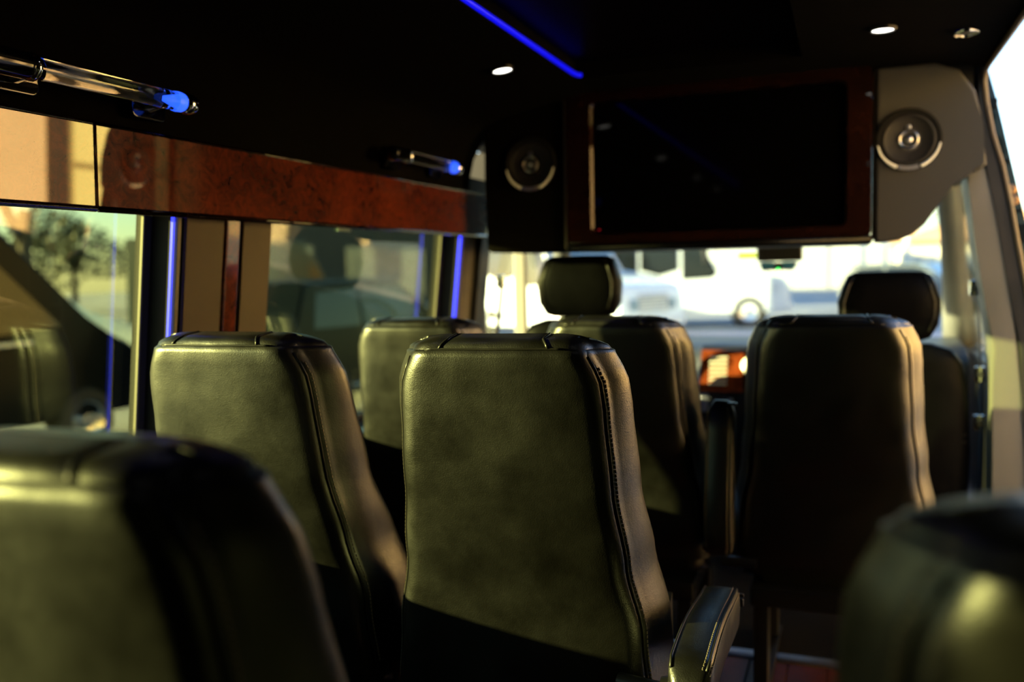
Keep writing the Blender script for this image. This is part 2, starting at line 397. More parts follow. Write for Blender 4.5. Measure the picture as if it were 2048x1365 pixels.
# frame ring: outer and inner loops joined, with depth
def frame_ring(bm, o, i, y0, y1, chamf=.012):
    """ring between two loops sampled by angle"""
    def samp(l, n=72):
        cx = (min(p[0] for p in l)+max(p[0] for p in l))/2; cz = (min(p[1] for p in l)+max(p[1] for p in l))/2
        L = l + [l[0]]; d = [0]
        for p, q in zip(L, L[1:]): d.append(d[-1]+math.dist(p, q))
        return L, d
    # match by equal corner structure: both loops resampled with the same number per side
    no, ni = len(o), len(i)
    n = 80
    def rs(l):
        L, d = samp(l); out = []
        for k in range(n):
            # angle based
            pass
        return L, d
    cx, cz = -.454, 1.605
    def hit(l, a):
        dx, dz = math.cos(a), math.sin(a); best = None
        L = l + [l[0]]
        for p, q in zip(L, L[1:]):
            ex, ez = q[0]-p[0], q[1]-p[1]; det = dx*(-ez) + dz*ex
            if abs(det) < 1e-12: continue
            px, pz = p[0]-cx, p[1]-cz
            t = (px*(-ez) + pz*ex)/det; s = (dx*pz - dz*px)/det
            if t > 0 and -1e-6 <= s <= 1+1e-6: best = (cx+dx*t, cz+dz*t)
        return best
    angs = sorted(set([math.atan2(p[1]-cz, p[0]-cx) for p in o] + [math.atan2(p[1]-cz, p[0]-cx) for p in i]))
    O = [hit(o, a) for a in angs]; I = [hit(i, a) for a in angs]
    loops = []
    def loop(l, y, k=0.):
        return [bm.verts.new((p[0] + (cx-p[0])*k, y, p[1] + (cz-p[1])*k)) for p in l]
    loops = [loop(O, y1), loop(O, y0+.006), loop(O, y0, .006), loop(I, y0, -.02), loop(I, y0+chamf, 0), loop(I, y1, 0)]
    m = len(angs)
    for A, Bq in zip(loops, loops[1:]+loops[:1]):
        for k in range(m): bm.faces.new((A[k], A[(k+1) % m], Bq[(k+1) % m], Bq[k]))
frame_ring(b, o_, i_, -.02, .05)
new('frame', b, BURL_DARK, tv, 30)
b = BM(); prism(b, rrect(-.876, -.014, 1.368, 1.842, .022, 5), 'y', .004, .03); new('screen', b, SCREEN, tv)
b = BM(); box(b, -.86, -.852, .002, .004, 1.385, 1.389); new('standby_light', b, mat('red_led', (.2, 0, 0), .4, emit=(1, .02, .05), estr=.25), tv)
b = BM(); box(b, -.97, .062, .05, .40, 1.33, 1.88, .01); new('cabinet_body', b, SUEDE, tv)
b = BM(); tube(b, [(-.972, -.004, 1.323), (.064, -.004, 1.323)], .0145, 12); new('bottom_lip', b, mat('lip_black', (.003, .003, .0035), .25, spec=.15), tv, 180)
b = BM(); box(b, -.976, .068, 0, .4, 1.309, 1.332, .006); new('bottom_panel', b, BLACKM, tv)
for x0, x1 in ((-.982, -.973), (.065, .073)):
    b = BM(); box(b, x0, x1, -.012, .03, 1.32, 1.87, .003); new('edge_strip', b, SUEDE if x0 > 0 else mat('edge_highlight', (.10, .075, .05), .35), tv)  # lighter left strip paints the highlight along that edge

def speaker_corner(sgn, label):
    # outline in metres right of the cabinet, mirrored for the left side
    pts = [(.075, 1.875), (.25, 1.875), (.32, 1.845), (.365, 1.78), (.388, 1.68), (.394, 1.60), (.402, 1.545), (.382, 1.532), (.350, 1.527), (.328, 1.518), (.305, 1.485), (.254, 1.41), (.225, 1.365), (.190, 1.334), (.152, 1.318), (.10, 1.311), (.075, 1.312)]
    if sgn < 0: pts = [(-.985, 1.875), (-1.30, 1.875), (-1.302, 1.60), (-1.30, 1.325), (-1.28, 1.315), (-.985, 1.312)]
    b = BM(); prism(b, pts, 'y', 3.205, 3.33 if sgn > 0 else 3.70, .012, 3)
    return tag(new('speaker_corner_panel', b, GREY_PANEL if sgn > 0 else SUEDE, smooth=35), label, 'panel', 'padded corner panels beside the television')  # grey and black put light and shade into matching panels' colours
speaker_corner(1, 'padded corner panel coloured grey for the light on it, with curved lower edge, right of the television')
speaker_corner(-1, 'padded corner panel coloured black for the shade on it, left of the television')
def speaker(x, z, label):
    s = thing('round_speaker', label, 'speaker', (x, 3.205, z), 0, 'round speakers beside the television')
    M = rot_to((0, -1, 0))
    b = BM(); lathe(b, [(.100, 0), (.100, .010), (.096, .014), (.088, .014), (.085, .008)], M, 44); new('rim', b, BLACKM, s, 40)
    b = BM(); lathe(b, [(.086, .006), (.080, .010), (.074, .010), (.068, .004), (.030, -.001), (0, -.001)], M, 44); new('cone', b, mat('speaker_cone', (.005, .004, .0036), .6), s, 40)
    b = BM(); lathe(b, [(.030, .0), (.030, .008), (.027, .010), (.024, .008), (.024, 0)], M, 28); new('tweeter_ring', b, STEEL, s, 40)
    b = BM(); lathe(b, [(.013, .0), (.012, .006), (.007, .009), (0, .010)], M, 20); new('dust_cap', b, STEEL, s, 40)
    b = BM(); lathe(b, [(.008, .0), (.007, .005), (0, .007)], rot_to((0, -1, 0), (0, 0, .040)), 14); new('tweeter_bead', b, STEEL, s, 40)
    for a0, a1 in ((190, 248), (292, 350)):
        n = 14; b = BM()
        tube(b, [(.0935*math.cos(R(lerp(a0, a1, k/n))), -.0145, .0935*math.sin(R(lerp(a0, a1, k/n)))) for k in range(n+1)], [.0025 + .0035*(k/n if a0 < 200 else 1-k/n) for k in range(n+1)], 8)
        new('silver_arc', b, mat('arc_glint', (.92, .95, .93), .3), s, 180)  # white colour imitates the bright reflection on the chrome arcs
    b = BM(); prism(b, [(.0985*math.cos(R(a)), .0985*math.sin(R(a))) for a in (251, 260, 270, 280, 289)] + [(.085*math.cos(R(a)), .085*math.sin(R(a))) for a in (289, 280, 270, 260, 251)], 'y', -.017, -.006); new('badge', b, STEEL, s)
speaker(.174, 1.638, 'round black speaker with chrome arc on the grey corner panel')
speaker(-1.115, 1.638, 'round black speaker in the shaded corner left of the television')

# ------------------------------------------------------------------ ceiling downlights
def downlight(x, y, z, n, lit, label):
    d = thing('ceiling_downlight', label, 'downlight', (x, y, z), 0, 'round ceiling downlights')
    M = rot_to(n)
    b = BM(); lathe(b, [(.036, -.004), (.036, .004), (.033, .008), (.029, .008), (.028, .002)], M, 28); new('bezel', b, CHROME if lit is None else BLACKP, d, 40)
    b = BM(); lathe(b, [(.029, .0), (.028, .005), (.015, .007), (0, .0075)], M, 24); new('lens', b, LAMP_ON if lit else LAMP_OFF, d, 60)
downlight(-.99, 2.60, 1.857, (.15, 0, -1), True, 'lit downlight on the sloping left ceiling below the blue strip')
downlight(.079, 2.69, 1.878, (0, 0, -1), True, 'lit downlight on the right ceiling, nearer the television')
downlight(.296, 2.82, 1.875, (0.03, 0, -1), None, 'unlit downlight on the right ceiling, next to the sliding door')

for k, (x, y) in enumerate(((-.99, 1.35), (-.99, .1), (-.99, -.9), (.12, 1.35), (.12, .1))):
    downlight(x, y, 1.857 if x < -.5 else 1.878, (.15 if x < -.5 else 0, 0, -1), True, ['lit downlight overhead on the left ceiling, mirrored in the screen', 'lit downlight overhead behind the viewer, left ceiling, mirrored in the screen', 'lit downlight at the rear of the left ceiling, mirrored in the screen', 'lit downlight overhead on the right ceiling, mirrored in the screen', 'lit downlight behind the viewer on the right ceiling, mirrored in the screen'][k])

# ------------------------------------------------------------------ acrylic grab handles on the left wall
def grab(y0, label):
    g = thing('grab_handle', label, 'grab handle', (-1.32, y0, 1.616), 0, 'lit acrylic grab handles on the left wall')
    L = .50
    b = BM(); tube(b, [(0, .09, 0), (0, L-.02, 0)], .0195, 18); new('acrylic_tube', b, ACRYL, g, 60)
    b = BM(); tube(b, [(0, L-.085, 0), (0, L-.06, 0), (0, L-.03, 0)], [.003, .006, .009], 12); new('blue_core', b, BLUE_WHITE, g, 180)
    b = BM(); lathe(b, [(.0202, 0), (.0212, .01), (.0202, .022)], rot_to((0, 1, 0), (0, L-.045, 0)), 20); new('blue_ring', b, BLUE_WHITE, g, 180)
    for yy, ln in ((0, .10), (L-.025, .035)):
        b = BM(); lathe(b, [(0, 0), (.012, .001), (.0205, .008), (.0235, .016), (.0235, ln-.01), (.021, ln), (0, ln)], rot_to((0, 1, 0), (0, yy, 0)), 22); new('end_cap', b, CHROME if yy else GLOSS, g, 45)
    for yy in (.075, L-.10):
        b = BM(); prism(b, rrect(yy, yy+.10, -.036, .036, .016, 4), 'x', -.075, -.058, .004); new('wall_bracket', b, GLOSS, g, 40)
        b = BM(); tube(b, [(-.062, yy+.05, 0), (-.03, yy+.05, 0), (-.012, yy+.05, 0)], [.020, .015, .014], 14); new('bracket_post', b, CHROME, g, 180)
    b = BM(); lathe(b, [(.0205, 0), (.0245, .004), (.0245, .012), (.0205, .016)], rot_to((0, 1, 0), (0, .098, 0)), 20); new('chrome_collar', b, CHROME, g, 45)
grab(1.085, 'large clear grab handle nearest the viewer, blue glow at one end')
grab(2.49, 'farther clear grab handle near the television, blue glow at one end')

# ------------------------------------------------------------------ passenger seats
def seat_grid():
    """surface of the backrest as rows of rings; returns points, tags per column, first cap row"""
    N_R, N_A, N_S = 18, 6, 7
    tags = ['rear']*N_R + ['arcRR']*N_A + ['right']*N_S + ['arcFR']*N_A + ['front']*N_R + ['arcFL']*N_A + ['left']*N_S + ['arcRL']*N_A
    HW = [(.40, .262), (.55, .250), (.70, .224), (.85, .207), (1.0, .199), (1.05, .194), (1.10, .172)]
    DP = [(.40, .20), (.65, .185), (.85, .150), (1.0, .135), (1.09, .125)]
    def ring(z, ins=0., k=1.):
        w = interp(HW, z) - ins*.9; d = interp(DP, z)
        yb = (1.05 - z)*.17 + .02*math.exp(-((z-.62)/.14)**2)
        y0 = yb + ins; y1 = yb + d - ins
        wr, wf = w, w + .030*min(1, (y1-y0)/.12)
        rr = min(.040, (y1-y0)*.48); rf = min(.030, (y1-y0)*.48)
        pts = []
        def crown(x): return -.016*(1-(x/w)**2)
        for i in range(N_R):
            x = lerp(-wr+rr, wr-rr, i/N_R); pts.append((x, y0 + crown(x)))
        for i in range(N_A):
            a = R(-90 + 90*i/N_A); x = wr-rr+rr*math.cos(a); pts.append((x, y0+rr+rr*math.sin(a) + crown(min(x, w))*(1-i/N_A)))
        for i in range(N_S):
            t = i/N_S; pts.append((lerp(wr, wf, t) + .004*math.sin(math.pi*t), lerp(y0+rr, y1-rf, t)))
        for i in range(N_A):
            a = R(90*i/N_A); pts.append((wf-rf+rf*math.cos(a), y1-rf+rf*math.sin(a)))
        for i in range(N_R):
            x = lerp(wf-rf, -wf+rf, i/N_R); pts.append((x, y1 + .012*(1-(x/w)**2)))
        for i in range(N_A):
            a = R(90 + 90*i/N_A); pts.append((-wf+rf+rf*math.cos(a), y1-rf+rf*math.sin(a)))
        for i in range(N_S):
            t = i/N_S; pts.append((-(lerp(wf, wr, t) + .004*math.sin(math.pi*t)), lerp(y1-rf, y0+rr, t)))
        for i in range(N_A):
            a = R(180 + 90*i/N_A); x = -wr+rr+rr*math.cos(a); pts.append((x, y0+rr+rr*math.sin(a) + crown(max(x, -w))*(i/N_A)))
        ym = (y0+y1)/2
        if k < 1: pts = [(x, ym + (y-ym)*k) for x, y in pts]
        return pts
    rows = []; ztop = 1.096; rt = .034
    nb = 30
    for i in range(nb): 
        z = lerp(.40, ztop, i/(nb-1)); rows.append([Vector((x, y, z)) for x, y in ring(z)])
    for ph in (14, 28, 42, 56, 70, 84):
        z = ztop + rt*math.sin(R(ph)); ins = rt*(1-math.cos(R(ph)))
        rows.append([Vector((x, y, z - .9*max(0, abs(x)-.10)**2*2.2*(ph/84))) for x, y in ring(ztop, ins)])
    for k in (.66, .33, .02):
        rows.append([Vector((x, y, ztop + rt*.9945 + .004*(1-k) - .9*max(0, abs(x)-.10)**2*2.2)) for x, y in ring(ztop, rt*.9, k)])
    # leather is never quite flat
    out = []
    for r in rows:
        out.append([p + Vector((0, .0035*noise.noise(p*9) + .0012*noise.noise(p*32), 0)) for p in r])
    return out, tags, nb
def build_patches(P, tags, nb, parent, m):
    nr, nc = len(P), len(P[0])
    nrm = [[None]*nc for _ in range(nr)]
    for i in range(nr):
        for j in range(nc):
            du = P[i][(j+1) % nc] - P[i][j-1]; dv = P[min(i+1, nr-1)][j] - P[max(i-1, 0)][j]
            n = du.cross(dv); nrm[i][j] = n.normalized() if n.length > 1e-9 else Vector((0, 0, 1))
    starts = {}
    for j, t in enumerate(tags): starts.setdefault(t, j)
    def which(i, j):
        t = tags[j]; k = j - starts[t]
        if i < nb+1:
            if t == 'rear' or (t == 'arcRR' and k < 4) or (t == 'arcRL' and k >= 2): return 'back_panel'
            if t in ('arcRR', 'right', 'arcFR'): return 'side_bolster_r'
            if t in ('arcRL', 'left', 'arcFL'): return 'side_bolster_l'
            return 'front_pad'
        if t in ('rear', 'front') and 2 <= k < 16: return 'top_cap'
        x = P[nb][j].x
        return 'corner_r' if x > 0 else 'corner_l'
    lab = [[which(i, j) for j in range(nc)] for i in range(nr-1)]
    names = {'back_panel': 'back_panel', 'side_bolster_r': 'side_bolster', 'side_bolster_l': 'side_bolster', 'front_pad': 'front_pad', 'top_cap': 'top_cap', 'corner_r': 'corner_cap', 'corner_l': 'corner_cap'}
    parts = {}
    for key, nm in names.items():
        bm = BM(); vm = {}
        def V(i, j):
            j %= nc
            if (i, j) in vm: return vm[i, j]
            near = set(lab[a][b % nc] for a in (i-1, i) if 0 <= a < nr-1 for b in (j-1, j))
            edge = len(near) > 1
            vm[i, j] = bm.verts.new(P[i][j] - nrm[i][j]*((.003 if i > nb-3 else .0045) if edge else 0.)); return vm[i, j]
        for i in range(nr-1):
            for j in range(nc):
                if lab[i][j] == key:
                    try: bm.faces.new((V(i, j), V(i, j+1), V(i+1, j+1), V(i+1, j)))
                    except ValueError: pass
        parts[key] = new(nm, bm, m, parent, 180)
    return parts, nrm, starts
def dashes(bm, pts, nr, ln=.0055, gap=.003, w=.0009, h=.0009):
    """row of short stitches along a path"""
    d = 0.; acc = []
    for p, q in zip(pts, pts[1:]):
        L = (q-p).length; t = 0
        while t < L:
            if (d % (ln+gap)) < .0008:
                a = p + (q-p)*(t/L); dirv = (q-p).normalized(); acc.append((a, dirv))
            t += .0007; d += .0007
    last = None
    for a, dv in acc:
        if last is not None and (a-last).length < ln*.8: continue
        last = a
        s = dv.cross(nr).normalized()*w; u = nr.normalized()*h
        v = [bm.verts.new(c) for c in (a-s-u, a+s-u, a+dv*ln+s-u, a+dv*ln-s-u, a-s+u, a+s+u, a+dv*ln+s+u, a+dv*ln-s+u)]
        for f in ((4,5,6,7), (0,3,2,1), (0,1,5,4), (1,2,6,5), (2,3,7,6), (3,0,4,7)): bm.faces.new([v[k] for k in f])

GRID = seat_grid()
def armrest(parent, m=LEATHER):
    """padded bar along +Y from the hinge at the origin"""
    n = 22; bm = BM(); rings = []
    for i in range(n+1):
        t = i/n; y = -.03 + .57*t
        zc = .012*math.sin(t*5.2) - .018*t*t
        e = min(1, math.sqrt(max(0, 1-((t-.86)/.14)**2)) if t > .86 else 1); e0 = min(1, math.sqrt(max(0, 1-((.10-t)/.10)**2)) if t < .10 else 1)
        k = max(.12, e*e0); wv = .040*(.40+.60*k); hv = .040*k + (.010*k if t < .9 else 0)
        rings.append([bm.verts.new((px*wv, y, zc + pz*hv)) for px, pz in [(math.copysign(abs(math.cos(a))**.42, math.cos(a)), math.copysign(abs(math.sin(a))**.42, math.sin(a))) for a in [2*math.pi*k2/20 for k2 in range(20)]]])
    for a, b in zip(rings, rings[1:]):
        for k in range(20): bm.faces.new((a[k], a[(k+1) % 20], b[(k+1) % 20], b[k]))
    bm.faces.new(rings[0]); bm.faces.new(rings[-1])
    edge = [rings[i][3].co.copy() for i in range(1, n)]; edge2 = [rings[i][7].co.copy() for i in range(1, n)]
    e_in = [rings[i][4].co.copy() for i in range(1, n)]
    pad = new('armrest', bm, m, parent, 180)
    bm = BM(); tube(bm, [p + Vector((.0015, 0, .001)) for p in edge], .0028, 6); tube(bm, [p + Vector((-.0015, 0, .001)) for p in edge2], .0028, 6); new('piping', bm, PIPE, pad, 180)
    bm = BM(); nn = Vector((.6, 0, 1)).normalized()
    dashes(bm, [p + Vector((-.006, 0, .003)) for p in edge], nn); dashes(bm, [p + Vector((.0065, 0, -.0075)) for p in edge], Vector((1, 0, .3)).normalized())
    new('stitching', bm, THREAD, pad)
    bm = BM(); box(bm, .012, .043, .520, .532, -.040, -.022, .003); box(bm, .014, .043, .526, .534, -.020, -.012, .002); new('pull_strap', bm, m, pad, 40)
    bm = BM(); tube(bm, [(-.05, .01, -.005), (.03, .01, -.005)], .020, 16); new('hinge', bm, BLACKP, pad, 60)
    return pad
def make_seat(label, loc, rz, arms=(), tilt=0., scale=1., wide=1.):
    s = thing('passenger_seat', label, 'seat', loc, rz, 'black leather passenger seats')
    P, tags, nb = GRID
    s.scale = (wide, 1, scale)
    if tilt:
        c = Vector((0, .12, .42)); M = Matrix.Translation(c) @ Matrix.Rotation(R(tilt), 4, 'X') @ Matrix.Translation(-c)
        P = [[M @ p for p in r] for r in P]
    parts, nrm, st = build_patches(P, tags, nb, s, LEATHER)
    jr = st['arcRR']+4; jl = st['arcRL']+2
    for key, j, sg in (('side_bolster_r', jr, 1), ('side_bolster_l', jl, -1)):
        bm = BM(); tube(bm, [P[i][j] - nrm[i][j]*.0022 for i in range(1, nb)], .0026, 6); new('piping', bm, PIPE, parts[key], 180)
        bm = BM(); dashes(bm, [P[i][j+sg] + nrm[i][j+sg]*.0003 for i in range(1, nb-1)], nrm[10][j+sg]); new('stitching', bm, THREAD, parts[key])
    row = nb+1
    bm = BM(); tube(bm, [P[row][j] - nrm[row][j]*.002 for j in range(0, st['arcRR']+1)], .0022, 6); new('piping', bm, PIPE, parts['back_panel'], 180)
    for j in (2, 16):
        bm = BM(); tube(bm, [P[i][j] - nrm[i][j]*.001 for i in range(nb+1, len(P))], .0026, 6); new('piping', bm, PIPE, parts['top_cap'], 180)
    # seat cushion, base
    bm = BM(); prism(bm, rrect(-.25, .25, .16, .66, .06, 5), 'z', .33, .47, .035, 4); new('seat_cushion', bm, LEATHER, s, 50)
    bm = BM(); box(bm, -.22, .22, .10, .60, .27, .33, .01); new('base_frame', bm, BLACKP, s, 30)
    for x in (-.19, .19):
        bm = BM(); prism(bm, [(.10, .0), (.16, .0), (.20, .05), (.22, .27), (.12, .27)], 'x', x-.02, x+.02, .004); new('leg', bm, BLACKP, s, 30)
        bm = BM(); prism(bm, [(.52, .0), (.58, .0), (.58, .27), (.48, .27), (.50, .05)], 'x', x-.02, x+.02, .004); new('leg', bm, BLACKP, s, 30)
        bm = BM(); box(bm, x-.025, x+.025, .05, .62, 0, .018, .004); new('floor_rail', bm, BLACKP, s, 30)
    for x, z, up in arms:
        a = armrest(s); a.location = (x, .06 if up else -.02, z)
        if not up: a.rotation_euler = (0, 0, -rz + R(1))
        if up: a.rotation_euler = (R(88), 0, 0); a.scale = (1, .80, 1)
        bm = BM(); tube(bm, [(.20 if x > 0 else -.20, .09, z-.045), (x, .09 if up else .05, z-.045)], .016, 12); new('hinge_bracket', bm, BLACKP, s, 60)
    return s
make_seat('sunlit black leather seat by the window beside the wood striped pillar', (-1.205, 1.50, 0), 0, wide=1.04)
make_seat('sharpest black leather seat in the middle, stitched armrest on its aisle side', (-.590, 1.478, 0), R(5), [(.338, .525, False)])
make_seat('black leather window seat nearest the driver, next to the second window', (-1.24, 2.42, 0), 0, scale=.98, wide=1.0)
make_seat('black leather aisle seat directly behind the driver', (-.643, 2.48, 0), 0, scale=.98)
make_seat('large blurred leather seat filling the lower left corner', (-.655, .525, 0), 0, scale=.985)
make_seat('unlit black leather single seat by the door with a raised armrest', (-.045, 2.50, 0), 0, [(-.297, .45, True)], scale=.98)
make_seat('blurred black leather seat in the lower right corner', (.222, .55, 0), 0, scale=.975)

# ------------------------------------------------------------------ cab
def cab_seat(label, loc, dz, hr_turn=0.):
    s = thing('cab_seat', label, 'seat', loc, 0, 'front cab seats')
    def loft(name, secs, m, parent, n=26, p=.5):
        bm = BM(); rings = []
        for (z, w_, d, yc) in secs:
            rings.append([bm.verts.new((w_*math.copysign(abs(math.cos(a))**p, math.cos(a)), yc + d*math.copysign(abs(math.sin(a))**p, math.sin(a)), z+dz)) for a in [2*math.pi*k/n for k in range(n)]])
        for a, b in zip(rings, rings[1:]):
            for k in range(n): bm.faces.new((a[k], a[(k+1) % n], b[(k+1) % n], b[k]))
        bm.faces.new(rings[0][::-1]); bm.faces.new(rings[-1])
        return new(name, bm, m, parent, 50)
    loft('backrest', [(.30, .25, .05, .10), (.34, .265, .09, .10), (.60, .268, .085, .07), (.80, .258, .075, .045), (.90, .235, .068, .03), (.945, .20, .055, .025), (.965, .14, .035, .022), (.968, .05, .01, .022)], LEATHER_CAB, s)
    h = loft('headrest', [(.975, .11, .02, .03), (.985, .135, .045, .03), (1.03, .160, .062, .025), (1.11, .167, .066, .02), (1.165, .150, .060, .02), (1.200, .134, .048, .022), (1.212, .11, .03, .025), (1.214, .03, .01, .025)], LEATHER_CAB, s)
    for x in (-.05, .05):
        b = BM(); tube(b, [(x, .03, .93+dz), (x, .03, 1.03+dz)], .007, 10); new('headrest_post', b, CHROME, s, 180)
    for sx in (-1, 1):
        b = BM(); tube(b, [(sx*x, y, z+dz) for x, y, z in ((.125, -.036, 1.01), (.142, -.041, 1.06), (.144, -.045, 1.11), (.128, -.040, 1.165), (.112, -.027, 1.198))], .0025, 8); new('piping', b, PIPE, h, 180)
    for z in (.655, .63):
        b = BM(); tube(b, [(x, -.012 - .0 + .02*(x/.26)**2, z+dz) for x in [lerp(-.25, .25, k/8) for k in range(9)]], .005, 8); new('seam_band', b, PIPE, s, 180)
    b = BM(); prism(b, rrect(-.26, .26, .08, .60, .06, 4), 'z', .22+dz, .36+dz, .03, 3); new('seat_cushion', b, LEATHER_CAB, s, 50)
    b = BM(); box(b, -.22, .22, .12, .55, -.01, .22+dz, .01); new('seat_base', b, BLACKP, s, 30)
    return s
cab_seat('black leather front passenger seat with headrest, right of the cab', (.125, 3.36, 0), 0.)
cab_seat('black leather driver seat with tall headrest under the television', (-.985, 3.36, 0), .085)

# dashboard
b = BM(); prism(b, [(4.25, .35), (4.25, .74), (4.26, .80), (4.29, .835), (4.35, .86), (4.70, .885), (4.70, .2), (4.25, .2)], 'x', -1.45, .48, .008, 2)
dash = tag(new('dashboard', b, mat('dash_vinyl', (.035, .040, .045), .5), smooth=35), 'dark dashboard under the windshield', 'dashboard')
con = thing('center_console', 'wood trimmed center console with vents and round dials', 'console', (-.425, 4.0, 0))
b = BM(); prism(b, [(.0, -.01), (.0, .25), (.02, .62), (.10, .80), (.14, .862), (.165, .880), (.195, .884), (.195, -.01)], 'x', -.22, .24, .02, 3); new('console_body', b, BLACKP, con, 35)
def slope(z): return interp([(.25, 0), (.62, .02), (.80, .10), (.872, .14)], z)
def cface(name, m, x0, x1, z0, z1, th=.012, bev=.004):
    b = BM(); vs = []
    for x in (x0, x1):
        for y in (-th, .01):
            for z in (z0, z1): vs.append(b.verts.new((x, slope(z)+y, z)))
    for f in [(0,1,3,2), (4,6,7,5), (0,4,5,1), (2,3,7,6), (0,2,6,4), (1,5,7,3)]: b.faces.new([vs[i] for i in f])
    bmesh.ops.bevel(b, geom=list(b.edges), offset=bev, segments=2, profile=.5, affect='EDGES')
    return new(name, b, m, con, 30)
cface('wood_panel', BURL_DASH, -.205, -.015, .685, .865)
cface('wood_panel', BURL_DASH, .065, .225, .800, .862)
cface('wood_panel', BURL_DASH, .02, .13, .56, .70)
cface('wood_panel', BURL_DASH, -.205, -.12, .40, .50)
cface('display', SCREEN, -.01, .16, .705, .795, .014)
cface('silver_bezel', STEEL, -.20, -.165, .60, .68, .014); cface('silver_bezel', STEEL, -.08, -.055, .565, .66, .014)
cface('radio', BLACKP, -.16, -.085, .60, .675, .014)
for k in range(7):
    cface('vent_slat', mat('pale_slat', (.55, .50, .34), .35, metal=.3), -.165, -.085, .715+.019*k, .725+.019*k, .020, .002)
cface('indicator_bar', mat('cream_bar', (.85, .80, .62), .4), .045, .22, .872, .884, .01)
b = BM(); lathe(b, [(.045, 0), (.045, .02), (.03, .032), (0, .034)], rot_to((0, -1, .35), (.015, .112, .79)), 22); new('dial', b, mat('cream_dial', (.75, .7, .5), .3), con, 40)
b = BM(); lathe(b, [(.04, 0), (.04, .02), (.03, .03), (0, .032)], rot_to((0, -1, .2), (.085, .02, .53)), 22); new('dial', b, mat('cream_dial', (.75, .7, .5), .3), con, 40)
b = BM(); tube(b, [(-.12, .02, .50), (-.13, -.03, .53), (-.14, -.05, .56)], [.012, .012, .02], 12); new('gear_knob', b, CHROME, con, 180)
b = BM(); lathe(b, [(.012, 0), (.012, .004), (0, .006)], rot_to((0, -1, 0), (-.11, -.002, .36)), 14); new('warning_light', b, mat('orange_led', (.4, .08, .0), .4, emit=(1, .16, .02), estr=1.5), con, 40)
st = thing('steering_wheel', 'black steering wheel left of the center console', 'steering wheel', (-1.0, 3.80, .80))
M = rot_to((0, -1, .45)); n = 40
b = BM(); tube(b, [M @ Vector((.19*math.cos(2*math.pi*k/n), .19*math.sin(2*math.pi*k/n), 0)) for k in range(n+1)], .015, 10, False); new('rim', b, PIPE, st, 180)
b = BM(); lathe(b, [(.07, -.02), (.07, .01), (.05, .03), (0, .035)], M, 24); new('hub', b, BLACKP, st, 40)
for a in (0, 180, 270):
    b = BM(); tube(b, [M @ Vector((.06*math.cos(R(a)), .06*math.sin(R(a)), 0)), M @ Vector((.185*math.cos(R(a)), .185*math.sin(R(a)), 0))], .014, 8); new('spoke', b, BLACKP, st, 180)
b = BM(); tube(b, [M @ Vector((0, 0, -.02)), M @ Vector((0, 0, -.20))], .03, 12); new('column', b, BLACKP, st, 180)
# windshield, cab walls, roof
b = BM()
q = [(-1.42, 4.78, .90), (.46, 4.78, .90), (.36, 4.22, 1.72), (-1.34, 4.22, 1.72)]
v = [b.verts.new(c) for c in q] + [b.verts.new((x, y+.005, z+.003)) for x, y, z in q]
for f in ((0,1,2,3), (7,6,5,4), (0,4,5,1), (1,5,6,2), (2,6,7,3), (3,7,4,0)): b.faces.new([v[i] for i in f])
ws = struct(new('window_6', b, CLEAR), 'clear windshield of the van')
b = BM(); box(b, -.515, -.42, 4.555, 4.56, 1.278, 1.305); o = new('sticker', b, mat('yellow_sticker', (.75, .70, .06), .6), ws)
b = BM(); box(b, -1.45, .37, 3.34, 4.25, 1.74, 1.80); struct(new('ceiling', b, mat('cab_headliner', (.10, .10, .09), .9)), 'cab roof lining')
b = BM(); box(b, -1.45, .37, 3.30, 3.32, 1.80, 1.99); struct(new('wall_front', b, BLACKM), 'black bulkhead above the cab roof')
def pillar(pts, r, m, label, flat=(1, 1), name='trim_6'):
    b = BM(); tube(b, pts, r, 12, True, flat); return struct(new(name, b, m, smooth=180), label)
pillar([(-1.35, 4.24, 1.72), (-1.405, 4.50, 1.30), (-1.44, 4.78, .88)], [.045, .045, .06], CREAM, 'pale windshield pillar on the driver side')
pillar([(.37, 4.24, 1.74), (.425, 4.46, 1.36), (.455, 4.62, 1.12), (.50, 4.8, .86)], [.052, .05, .055, .08], CREAM, 'pale windshield pillar on the passenger side', name='trim_7')
def cab_side(sg, X0, X1, dname, wname, l1, l2):
    b = BM(); box(b, X0, X1, 3.56 if sg < 0 else 3.48, 4.75, -.1, .84, .01); d = struct(new(dname, b, GREY_PANEL if sg < 0 else BLACKP, smooth=30), l1)
    b = BM(); box(b, X0+.03, X0+.034, 3.56 if sg < 0 else 3.5, 4.7, .84, 1.60, fx=lambda z: (z-.84)*(.14 if sg < 0 else -.16)); struct(new(wname, b, CLEAR), l2)
    return d
cab_side(-1, -1.60, -1.50, 'door_2', 'window_7', 'driver door lower panel', 'driver door window')
d3 = cab_side(1, .50, .60, 'door_3', 'window_8', 'front passenger door lower panel', 'front passenger door window')
b = BM(); box(b, -1.56, -1.42, 3.60, 4.3, 1.56, 1.75); struct(new('trim_8', b, BLACKM), 'frame above the driver door window')
b = BM(); box(b, .36, .42, 3.50, 4.3, 1.56, 1.75); struct(new('trim_9', b, BLACKM), 'frame above the passenger door window')
b = BM(); box(b, -1.53, -1.46, 3.55, 3.58, .80, 1.58, .01); struct(new('trim_10', b, CREAM, smooth=30), 'pale driver door pillar')
b = BM(); box(b, -1.50, -1.44, 4.02, 4.06, .80, 1.58, .01); struct(new('trim_11', b, BEIGE, smooth=30), 'beige divider of the driver door window')
